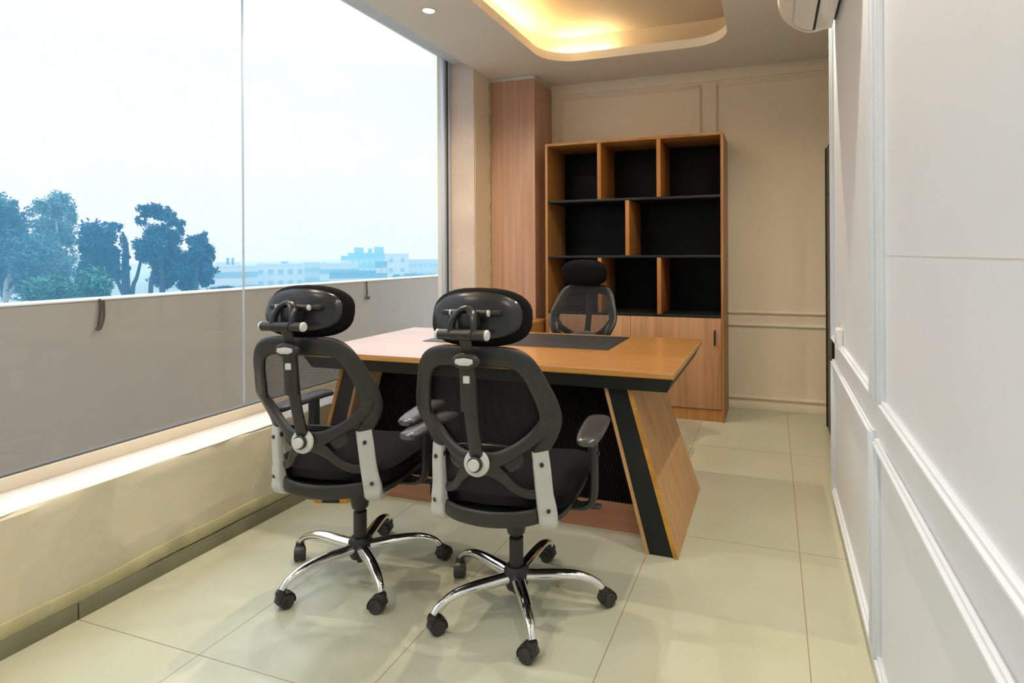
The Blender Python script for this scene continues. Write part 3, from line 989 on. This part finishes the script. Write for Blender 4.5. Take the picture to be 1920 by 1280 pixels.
    knob = U(MB().lathe([(0.0, 0.0), (0.036, 0.0), (0.040, 0.006), (0.037, 0.013), (0.028, 0.0155), (0.0, 0.0155)], kc, (0, -1, 0.05), 32).obj('lumbar_knob', m_cap, t))
    MB().lathe([(0.0, 0.015), (0.0225, 0.015), (0.0225, 0.024), (0.020, 0.026), (0.0, 0.026)], kc, (0, -1, 0.05), 28).obj('knob_collar', m_plastic, knob)
    MB().lathe([(0.0, 0.026), (0.0175, 0.026), (0.0175, 0.032), (0.015, 0.035), (0.0, 0.0355)], kc, (0, -1, 0.05), 28).obj('knob_cap', m_cap, knob)
    # --- headrest
    hc = Vector((0, -0.318, 1.035))
    tilt = Matrix.Rotation(R(-12), 3, 'X')
    def cush(p):
        q = Vector((p.x, p.y + 1.0 * p.x * p.x, p.z * (1.0 - 0.9 * p.x * p.x)))
        return tilt @ q
    head = U(MB().supel(hc, 0.158, 0.036, 0.087, 0.72, 0.72, 32, 16, cush).obj('headrest', m_fabric, t))
    def shell(p):
        q = Vector((p.x, p.y + 1.0 * p.x * p.x, p.z * (1.0 - 0.9 * p.x * p.x)))
        return tilt @ q
    MB().supel(hc + tilt @ Vector((0, -0.032, 0)), 0.140, 0.015, 0.070, 0.6, 0.78, 32, 10, shell).obj('headrest_shell', m_plastic_gloss, head)
    # hinge: upper bar on the shell, lower bar on the stem, arch between
    ub, lb = Vector((0, -0.385, 1.053)), Vector((0, -0.436, 0.998))
    hinge = U(MB().lathe([(0.0, -0.055), (0.0095, -0.055), (0.0095, 0.055), (0.0, 0.055)], ub, (1, 0, 0), 20).obj('hinge_bar', m_plastic, t))
    for s in (-1, 1):
        MB().lathe([(0.0, 0.055), (0.0095, 0.055), (0.009, 0.0595), (0.0, 0.060)], ub, (s, 0, 0), 20).obj('end_cap', m_cap, hinge)
    for s in (-1, 1):
        MB().box(s * 0.075 - 0.014, s * 0.075 + 0.014, -0.380, -0.352, 1.046, 1.060, 0.004).obj('hinge_lug', m_plastic, hinge)
    MB().box(-0.024, 0.024, -0.418, -0.345, 1.008, 1.058, 0.008).obj('hinge_block', m_plastic, hinge)
    low = U(MB().lathe([(0.0, -0.070), (0.0145, -0.070), (0.0145, 0.070), (0.0, 0.070)], lb, (1, 0, 0), 24).obj('pivot_bar', m_plastic, t))
    for s in (-1, 1):
        MB().lathe([(0.0, 0.070), (0.0150, 0.070), (0.0150, 0.075), (0.013, 0.0775), (0.0, 0.078)], lb, (s, 0, 0), 24).obj('end_cap', m_cap, low)
    MB().lathe([(0.0, -0.030), (0.0165, -0.030), (0.0165, 0.030), (0.0, 0.030)], lb, (1, 0, 0), 24).obj('sleeve', m_plastic_gloss, low)
    arch = catmull([(-0.033, -0.436, 1.000), (-0.033, -0.430, 1.028), (-0.026, -0.420, 1.050), (-0.013, -0.412, 1.064), (0, -0.410, 1.068), (0.013, -0.412, 1.064), (0.026, -0.420, 1.050), (0.033, -0.430, 1.028), (0.033, -0.436, 1.000)], 5)
    U(MB().sweep(arch, 0.014, 0.0090, lambda p: (Vector((p[0], 0, p[2] - 1.02))).normalized() + Vector((0, 0.001, 0)), n=12, power=2.6).obj('hinge_arch', m_plastic_gloss, t))
    # --- grey brackets: up the back, round the corner and forward under the seat
    for s in (-1, 1):
        x = s * 0.166
        def by(z):
            return yb(z) + cv(z) * x * x
        path = catmull([(x * 0.97, by(0.62) + 0.006, 0.628, 0.0255, 0.010), (x, by(0.56) + 0.002, 0.56, 0.0265, 0.012), (x * 1.02, by(0.50) - 0.004, 0.49, 0.027, 0.014),
                        (x * 1.06, by(0.43) - 0.014, 0.430, 0.030, 0.020), (x * 1.07, -0.205, 0.398, 0.028, 0.022), (x * 1.04, -0.150, 0.386, 0.024, 0.016), (x * 0.95, -0.07, 0.383, 0.020, 0.010), (x * 0.8, 0.0, 0.383, 0.02, 0.008)], 5)
        out = Vector((s * 0.50, -0.86, 0))
        path = [tuple(Vector(p[:3]) + out * (0.008 if p[2] > 0.45 else 0.003)) + tuple(p[3:]) for p in path]
        br = U(MB().sweep([p[:3] for p in path], [p[3] for p in path], [p[4] for p in path],
                          lambda p: out if p[2] > 0.45 else out.lerp(Vector((0, -0.05, -1)), min(1, (0.45 - p[2]) / 0.06)).normalized(), n=16, power=4.5).obj('bracket', m_grey_plastic, t, angle=45))
        for z, ex in ((0.590, 0.0115), (0.445, 0.018)):
            c = Vector((x * (0.985 if z > 0.5 else 1.05), by(z) + (0.004 if z > 0.5 else -0.012), z)) + out * (ex + 0.007)
            MB().lathe([(0.0, -0.003), (0.0065, -0.003), (0.0065, 0.0035), (0.0, 0.0035)], c, out, 14).obj('bolt', m_rubber, br)
    # --- arms
    for s in (-1, 1):
        x = s * 0.284
        ap = catmull([(x, 0.0, 0.628, 0.021, 0.010), (x * 1.0, 0.0, 0.56, 0.021, 0.011), (x * 1.0, -0.002, 0.47, 0.022, 0.012), (x * 0.99, -0.004, 0.415, 0.023, 0.013),
                      (x * 0.94, -0.004, 0.385, 0.026, 0.012), (x * 0.80, 0.0, 0.374, 0.028, 0.009), (x * 0.45, 0.0, 0.374, 0.028, 0.006)], 5)
        arm = U(MB().sweep([(p[0], p[1] - 0.02, p[2]) for p in ap], [p[3] for p in ap], [p[4] for p in ap],
                           lambda p: Vector((s, 0, 0)) if p[2] > 0.44 else Vector((s * 1.0, 0, 0)).lerp(Vector((0, 0, -1)), min(1, (0.44 - p[2]) / 0.05)), n=12, power=3).obj('armrest', m_plastic, t))
        MB().box(x - s * 0.006 - 0.0145, x - s * 0.006 + 0.0145, -0.038, 0.0, 0.50, 0.646, 0.006).obj('arm_sleeve', m_plastic, arm)
        MB().lathe([(0.0, 0.0), (0.009, 0.0), (0.007, 0.009), (0.0, 0.009)], (x + s * 0.008, -0.02, 0.555), (s, 0, 0), 12).obj('arm_button', m_plastic, arm)
        # pad: long rounded slab, tapering to the rear, splayed a little
        pad = MB()
        pts = catmull([(0, -0.185, 0.0, 0.018), (0, -0.170, 0.002, 0.031), (0, -0.11, 0.004, 0.0395), (0, 0.0, 0.004, 0.0425), (0, 0.07, 0.002, 0.0415), (0, 0.105, -0.002, 0.036), (0, 0.120, -0.006, 0.022)], 5)
        pad.sweep([p[:3] for p in pts], [p[3] for p in pts], [0.013 * min(1, (p[3] / 0.030)) for p in pts], (0, 0, 1), n=18, power=2.8)
        pad.xform(Matrix.Translation((x * 1.02, -0.035, 0.648)) @ Matrix.Rotation(R(3 * s), 4, 'Z'))
        pad.obj('arm_pad', m_pad, arm)
    return t, upper

chair_a, upper_a = make_chair('black mesh office chair nearest the camera, at the desk front, chrome five-star base', 10.4)
chair_a.location = (-0.85, 1.86, 0)
CH_ROT_A = R(5)
chair_a.rotation_euler = (0, 0, CH_ROT_A)

def turn_base(root, ang):
    """swivel the star base about the column by ang"""
    for ch in [o for o in list(bpy.data.objects) if o.parent == root and o.name.split('.')[0] in ('leg', 'caster', 'base_hub')]:
        ch.rotation_euler = (0, 0, ang)

chair_b = copy_tree(chair_a)
chair_b['label'] = 'black mesh office chair at desk front on the window side, chrome five-star base'
chair_b.location = (-1.507, 1.86, 0)
CH_ROT_B = R(8)
chair_b.rotation_euler = (0, 0, CH_ROT_B)
turn_base(chair_b, R(34 - 8 - 10.4))

la_b = [o for o in bpy.data.objects if o.parent == chair_b and o.name.split('.')[0] == 'armrest']
min(la_b, key=lambda o: min(v.co.x for v in o.data.vertices)).location = (0.045, 0.075, 0)
chair_c = copy_tree(chair_a)
la_a = [o for o in bpy.data.objects if o.parent == chair_a and o.name.split('.')[0] == 'armrest']
min(la_a, key=lambda o: min(v.co.x for v in o.data.vertices)).location = (0.0, 0.0, -0.022)
chair_c['label'] = 'black mesh office chair behind the desk, seen from its front, headrest raised'
chair_c.location = (-1.185, 3.335, 0)
chair_c.rotation_euler = (0, 0, R(176))
names_up = {o.name.split('.')[0] for o in upper_a}
for o in list(bpy.data.objects):
    if o.parent == chair_c and o.name.split('.')[0] in names_up:
        o.location.z += 0.062
        if o.name.split('.')[0] == 'armrest':
            o.location.z = 0.030

# small box with orange ends on the floor by the window wall
t = thing('small_box', 'small dark box with orange ends on the floor beneath the window', 'box', (-2.07, 2.36, 0), R(15))
MB().box(-0.045, 0.045, -0.03, 0.03, 0.0, 0.035, 0.003).obj('body', m_plastic, t)
for s in (-1, 1):
    MB().box(s * 0.062 - 0.018, s * 0.062 + 0.018, -0.032, 0.032, 0.0, 0.042, 0.003).obj('end_block', m_orange, t)

# ------------------------------------------------------------------ balcony outside
PX = -3.4
MB().box(PX - 0.15, PX, -3.0, 7.5, -0.3, 0.985).obj('wall_parapet', m_parapet, kind='structure', smooth=False)
MB().box(PX - 0.15, PX + 0.006, -3.0, 7.5, 0.985, 0.995, 0.002).obj('trim_20', m_parapet_top, kind='structure')
MB().box(PX, XG - 0.1, -3.0, 7.5, -0.3, -0.05).obj('floor_balcony', m_balcony, kind='structure', smooth=False)
hk = MB().tube(catmull([(PX + 0.01, 2.126, 0.993), (PX + 0.016, 2.128, 0.95), (PX + 0.016, 2.118, 0.86), (PX + 0.02, 2.105, 0.835), (PX + 0.03, 2.118, 0.84), (PX + 0.028, 2.135, 0.90), (PX + 0.016, 2.142, 0.985)], 6), 0.006, 8).obj('metal_hook', m_iron)
tag(hk, 'long rusty bent metal hook hanging on balcony parapet, left of the glass joint', 'hook', 'hooks on the parapet')
hk = MB().tube(catmull([(PX + 0.008, 4.288, 0.985), (PX + 0.012, 4.286, 0.92), (PX + 0.012, 4.29, 0.87), (PX + 0.02, 4.27, 0.845), (PX + 0.03, 4.29, 0.835), (PX + 0.02, 4.31, 0.85)], 6), 0.006, 8)
hk.supel((PX + 0.018, 4.29, 0.842), 0.014, 0.022, 0.014, 1, 1, 10, 6)
hk = hk.obj('metal_hook', m_iron)
tag(hk, 'short metal hook hanging on the far end of balcony parapet', 'hook', 'hooks on the parapet')

# ------------------------------------------------------------------ far view: ground, trees, buildings, haze
GZ = -9.5
m_ground = mat('far_ground', (0.16, 0.20, 0.17, 1), 0.9, noise=(0.05, 0.4))
MB().box(-900, -12, -400, 1100, GZ - 0.5, GZ).obj('ground', m_ground, kind='structure', smooth=False)

def leaf_mat(name, c, v=0.35):
    m = mat(name, c, 0.7, noise=(0.5, v, 3))
    return m
lf_blue = leaf_mat('leaves_hazed_blue_green', (0.030, 0.170, 0.230, 1))  # blue of the distance haze is partly mixed into these leaf colours
lf_dark = leaf_mat('leaves_hazed_dark', (0.010, 0.095, 0.190, 1))
lf_pale = leaf_mat('leaves_hazed_pale', (0.090, 0.260, 0.290, 1))
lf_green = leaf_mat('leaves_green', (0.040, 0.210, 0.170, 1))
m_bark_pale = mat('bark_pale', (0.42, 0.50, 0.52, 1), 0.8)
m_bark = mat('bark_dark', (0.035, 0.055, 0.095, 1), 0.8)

def rayxy(u, dist):
    """ground position in the direction of photo column u, dist metres away"""
    x = (u - CX) / F
    d = Vector((math.cos(YAW) * x - math.sin(YAW), math.sin(YAW) * x + math.cos(YAW)))
    d.normalize()
    return d.x * dist, d.y * dist

def make_tree(name, label, x, y, blobs, leafm, barkm, n, size, seed, trunks):
    """blobs: (dx, dy, z, rx, rz) crown lumps, dx across the view; trunks: list of branch polylines (dx, z, r)"""
    random.seed(seed)
    rng = np.random.default_rng(seed)
    t = thing(name, label, 'tree', (x, y, GZ), group='trees beyond the parapet')
    a = math.atan2(y, x) - PI / 2                # local x across the view
    t.rotation_euler = (0, 0, a)
    tb = MB()
    for br in trunks:
        pts = catmull([(p[0], p[2] if len(p) > 3 else 0.0, p[1]) for p in br], 4)
        rs = catmull([(p[-1], 0, 0) for p in br], 4)
        tb.sweep(pts, [r[0] for r in rs], [r[0] for r in rs], (0, 1, 0), n=7, power=2)
    tb.obj('trunk', barkm, t)
    vol = [b[3] * b[3] * b[4] for b in blobs]
    tot = sum(vol)
    vs, fs = [], []
    for b, v in zip(blobs, vol):
        m = int(1.5 * n * v / tot)
        # sub-clusters inside each lump give a ragged outline with gaps
        kc = max(5, int(m / 55))
        cd = rng.normal(size=(kc, 3)); cd /= np.linalg.norm(cd, axis=1)[:, None]
        cr_ = rng.uniform(0.30, 0.92, size=kc)[:, None]
        cen = cd * cr_ * np.array([b[3], b[3], b[4]]) + np.array([b[0], b[1], b[2] - GZ * 0])
        idx = rng.integers(0, kc, size=m)
        p = cen[idx] + rng.normal(size=(m, 3)) * np.array([b[3], b[3], b[4]]) * 0.19
        d1 = rng.normal(size=(m, 3)); d1 /= np.linalg.norm(d1, axis=1)[:, None]
        d2 = rng.normal(size=(m, 3)); d2 -= (d2 * d1).sum(1)[:, None] * d1; d2 /= np.linalg.norm(d2, axis=1)[:, None]
        s = size * rng.uniform(0.6, 1.3, size=m)[:, None]
        q = np.stack([p - d1 * s, p - d2 * s * .45, p + d1 * s, p + d2 * s * .45], 1)
        o = len(vs)
        vs += [tuple(r) for r in q.reshape(-1, 3)]
        fs += [(o + 4 * i, o + 4 * i + 1, o + 4 * i + 2, o + 4 * i + 3) for i in range(m)]
    me = bpy.data.meshes.new('foliage')
    me.from_pydata(vs, [], fs)
    me.materials.append(leafm)
    fo = bpy.data.objects.new('foliage', me)
    C.objects.link(fo)
    fo.parent = t
    return t

def px_to_local(u0, dist):
    """metres per photo pixel at that distance (depth along the view)"""
    x = (u0 - CX) / F
    return dist / math.sqrt(1 + x * x) / F

def tree_px(name, label, u0, dist, blobs, leafm, barkm, n, size, seed, trunks):
    """crown lumps measured as photo positions (u, v, ru, rv) about column u0, turned into metres at their own distance"""
    x, y = rayxy(u0, dist)
    xr = (u0 - CX) / F
    sv = dist / math.sqrt(1 + xr * xr) / F          # vertical metres per pixel
    sh = sv / math.sqrt(1 + xr * xr)                # across the line of sight
    hz = lambda v: EYE + (476 + (u0 - CX) * -0.0053 * -1 - v) * sv - GZ
    B = [((b[0] - u0) * sh, random.Random(seed + i).uniform(-2.0, 2.0), hz(b[1]), b[2] * sh, b[3] * sv) for i, b in enumerate(blobs)]
    T = [[((p[0] - u0) * sh, hz(p[1]) if p[1] is not None else 0.0, p[2] * sv) for p in br] for br in trunks]
    return make_tree(name, label, x, y, B, leafm, barkm, n, size, seed, T)

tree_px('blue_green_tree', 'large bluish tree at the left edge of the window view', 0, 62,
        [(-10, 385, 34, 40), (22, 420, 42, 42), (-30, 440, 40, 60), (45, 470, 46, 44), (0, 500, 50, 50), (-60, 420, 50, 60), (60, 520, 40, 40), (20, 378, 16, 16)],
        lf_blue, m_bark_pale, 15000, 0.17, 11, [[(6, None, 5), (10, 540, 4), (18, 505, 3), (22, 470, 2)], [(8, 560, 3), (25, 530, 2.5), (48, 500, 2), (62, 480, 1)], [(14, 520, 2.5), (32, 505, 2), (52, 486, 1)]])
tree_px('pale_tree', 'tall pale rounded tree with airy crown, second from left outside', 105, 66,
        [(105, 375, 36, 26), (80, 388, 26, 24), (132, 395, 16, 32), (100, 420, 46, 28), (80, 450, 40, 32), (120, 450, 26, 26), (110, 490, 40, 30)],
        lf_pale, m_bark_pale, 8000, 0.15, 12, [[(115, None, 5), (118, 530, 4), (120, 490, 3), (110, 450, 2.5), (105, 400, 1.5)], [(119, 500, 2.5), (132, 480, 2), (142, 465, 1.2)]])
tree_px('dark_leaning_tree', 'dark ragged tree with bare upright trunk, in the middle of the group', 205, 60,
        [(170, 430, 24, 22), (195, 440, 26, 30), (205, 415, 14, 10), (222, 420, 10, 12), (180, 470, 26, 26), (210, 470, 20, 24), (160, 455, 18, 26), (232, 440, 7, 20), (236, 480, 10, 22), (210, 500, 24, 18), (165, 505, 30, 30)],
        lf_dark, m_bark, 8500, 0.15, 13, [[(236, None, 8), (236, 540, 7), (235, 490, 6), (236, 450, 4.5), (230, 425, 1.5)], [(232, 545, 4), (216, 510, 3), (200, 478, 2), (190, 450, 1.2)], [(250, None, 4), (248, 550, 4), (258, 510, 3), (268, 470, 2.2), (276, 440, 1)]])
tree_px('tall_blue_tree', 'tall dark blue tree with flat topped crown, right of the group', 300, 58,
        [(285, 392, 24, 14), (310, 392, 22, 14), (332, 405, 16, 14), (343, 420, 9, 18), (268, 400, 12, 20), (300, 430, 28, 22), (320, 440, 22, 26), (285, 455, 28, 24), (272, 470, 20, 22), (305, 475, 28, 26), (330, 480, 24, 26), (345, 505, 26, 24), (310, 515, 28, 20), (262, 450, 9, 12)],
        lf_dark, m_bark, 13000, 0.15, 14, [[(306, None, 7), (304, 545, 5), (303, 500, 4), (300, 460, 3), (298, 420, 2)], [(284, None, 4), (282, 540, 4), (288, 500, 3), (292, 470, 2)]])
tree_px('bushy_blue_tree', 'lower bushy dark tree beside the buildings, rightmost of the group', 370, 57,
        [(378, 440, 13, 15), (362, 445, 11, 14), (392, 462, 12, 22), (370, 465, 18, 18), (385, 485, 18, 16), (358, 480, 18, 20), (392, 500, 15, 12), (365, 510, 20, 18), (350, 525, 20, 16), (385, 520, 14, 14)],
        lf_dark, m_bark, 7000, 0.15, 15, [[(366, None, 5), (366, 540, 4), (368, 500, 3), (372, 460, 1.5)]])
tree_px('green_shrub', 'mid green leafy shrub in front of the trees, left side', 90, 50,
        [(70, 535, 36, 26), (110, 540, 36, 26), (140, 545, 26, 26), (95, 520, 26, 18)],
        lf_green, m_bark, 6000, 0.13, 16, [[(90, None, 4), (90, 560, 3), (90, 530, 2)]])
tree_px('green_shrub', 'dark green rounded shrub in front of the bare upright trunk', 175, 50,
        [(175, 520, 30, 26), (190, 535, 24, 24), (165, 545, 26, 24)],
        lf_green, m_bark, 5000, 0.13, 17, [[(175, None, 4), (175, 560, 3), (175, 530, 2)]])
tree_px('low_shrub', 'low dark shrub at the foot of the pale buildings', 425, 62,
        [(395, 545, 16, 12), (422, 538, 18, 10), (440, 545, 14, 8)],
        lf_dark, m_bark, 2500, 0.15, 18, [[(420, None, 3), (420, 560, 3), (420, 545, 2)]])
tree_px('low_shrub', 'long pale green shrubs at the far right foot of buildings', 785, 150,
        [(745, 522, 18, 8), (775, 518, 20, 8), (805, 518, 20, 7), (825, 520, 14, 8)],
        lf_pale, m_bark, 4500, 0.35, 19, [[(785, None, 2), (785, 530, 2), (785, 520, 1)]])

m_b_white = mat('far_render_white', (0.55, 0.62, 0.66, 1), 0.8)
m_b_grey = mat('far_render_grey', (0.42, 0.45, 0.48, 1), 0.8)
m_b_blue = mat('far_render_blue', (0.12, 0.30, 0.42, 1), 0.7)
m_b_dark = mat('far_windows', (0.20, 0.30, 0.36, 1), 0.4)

def building(label, u0, u1, vtop, dist, depth, m, rows=0, cols=0, roof=(), wm=None):
    uc = (u0 + u1) / 2
    x, y = rayxy(uc, dist)
    xr = (uc - CX) / F
    sv = dist / math.sqrt(1 + xr * xr) / F
    sh = sv / math.sqrt(1 + xr * xr)
    hz = lambda v: EYE + (476 + (uc - CX) * 0.0053 - v) * sv - GZ
    t = thing('apartment_building', label, 'building', (x, y, GZ), math.atan2(y, x) - PI / 2, group='pale buildings on the skyline')
    w = (u1 - u0) * sh
    h = hz(vtop)
    b = MB().box(-w / 2, w / 2, 0, depth, 0, h)
    b.box(-w / 2 - .05, w / 2 + .05, -0.1, 0.1, h, h + 0.5)
    b.box(-w / 2 - .05, -w / 2 + .15, 0, depth, h, h + 0.5)
    b.box(w / 2 - .15, w / 2 + .05, 0, depth, h, h + 0.5)
    b.obj('wall', m, t, smooth=False)
    for r in range(rows):
        for c in range(cols):
            cx = -w / 2 + (c + 0.5) * w / cols
            z = h - 2.4 - r * 3.1
            MB().box(cx - 0.6, cx + 0.6, -0.12, 0.05, z, z + 1.3).obj('window', wm or m_b_dark, t, smooth=False)
    for (ra, rb, rv, rm) in roof:
        MB().box((ra - uc) * sh, (rb - uc) * sh, 1.0, 1.0 + max(2.0, (rb - ra) * sh), h, hz(rv)).obj('roof_block', rm, t, smooth=False)
    return t
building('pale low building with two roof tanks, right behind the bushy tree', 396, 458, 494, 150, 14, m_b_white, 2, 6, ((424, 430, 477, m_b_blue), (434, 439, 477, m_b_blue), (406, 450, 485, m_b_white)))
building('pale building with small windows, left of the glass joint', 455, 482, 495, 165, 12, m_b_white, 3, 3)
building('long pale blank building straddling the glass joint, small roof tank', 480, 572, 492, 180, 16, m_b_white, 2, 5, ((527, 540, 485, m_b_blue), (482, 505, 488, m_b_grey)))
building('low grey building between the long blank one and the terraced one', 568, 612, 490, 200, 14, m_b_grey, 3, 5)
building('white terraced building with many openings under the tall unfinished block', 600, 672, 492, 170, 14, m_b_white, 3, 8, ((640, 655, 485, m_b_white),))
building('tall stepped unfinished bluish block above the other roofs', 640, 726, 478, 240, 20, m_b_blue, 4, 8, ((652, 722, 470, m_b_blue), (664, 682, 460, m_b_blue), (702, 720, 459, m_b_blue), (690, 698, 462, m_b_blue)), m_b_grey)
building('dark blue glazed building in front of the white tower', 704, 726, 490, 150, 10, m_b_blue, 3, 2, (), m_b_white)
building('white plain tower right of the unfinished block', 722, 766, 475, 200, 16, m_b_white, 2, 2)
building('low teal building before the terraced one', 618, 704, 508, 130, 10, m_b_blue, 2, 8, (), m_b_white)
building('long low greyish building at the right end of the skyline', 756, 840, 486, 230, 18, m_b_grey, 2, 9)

# hazy air outside
hz_ = bpy.data.materials.new('morning_haze')
hz_.use_nodes = True
n = hz_.node_tree
n.nodes.clear()
o = n.nodes.new('ShaderNodeOutputMaterial')
vsn = n.nodes.new('ShaderNodeVolumeScatter')
vsn.inputs['Color'].default_value = (0.20, 0.62, 1.0, 1)
vsn.inputs['Density'].default_value = 0.0078
n.links.new(vsn.outputs[0], o.inputs['Volume'])
hb = MB().box(-420, -15, -60, 420, GZ + 0.02, 45).obj('haze', hz_, smooth=False)
tag(hb, 'bluish morning haze over the trees and buildings outside', 'haze', kind='stuff')
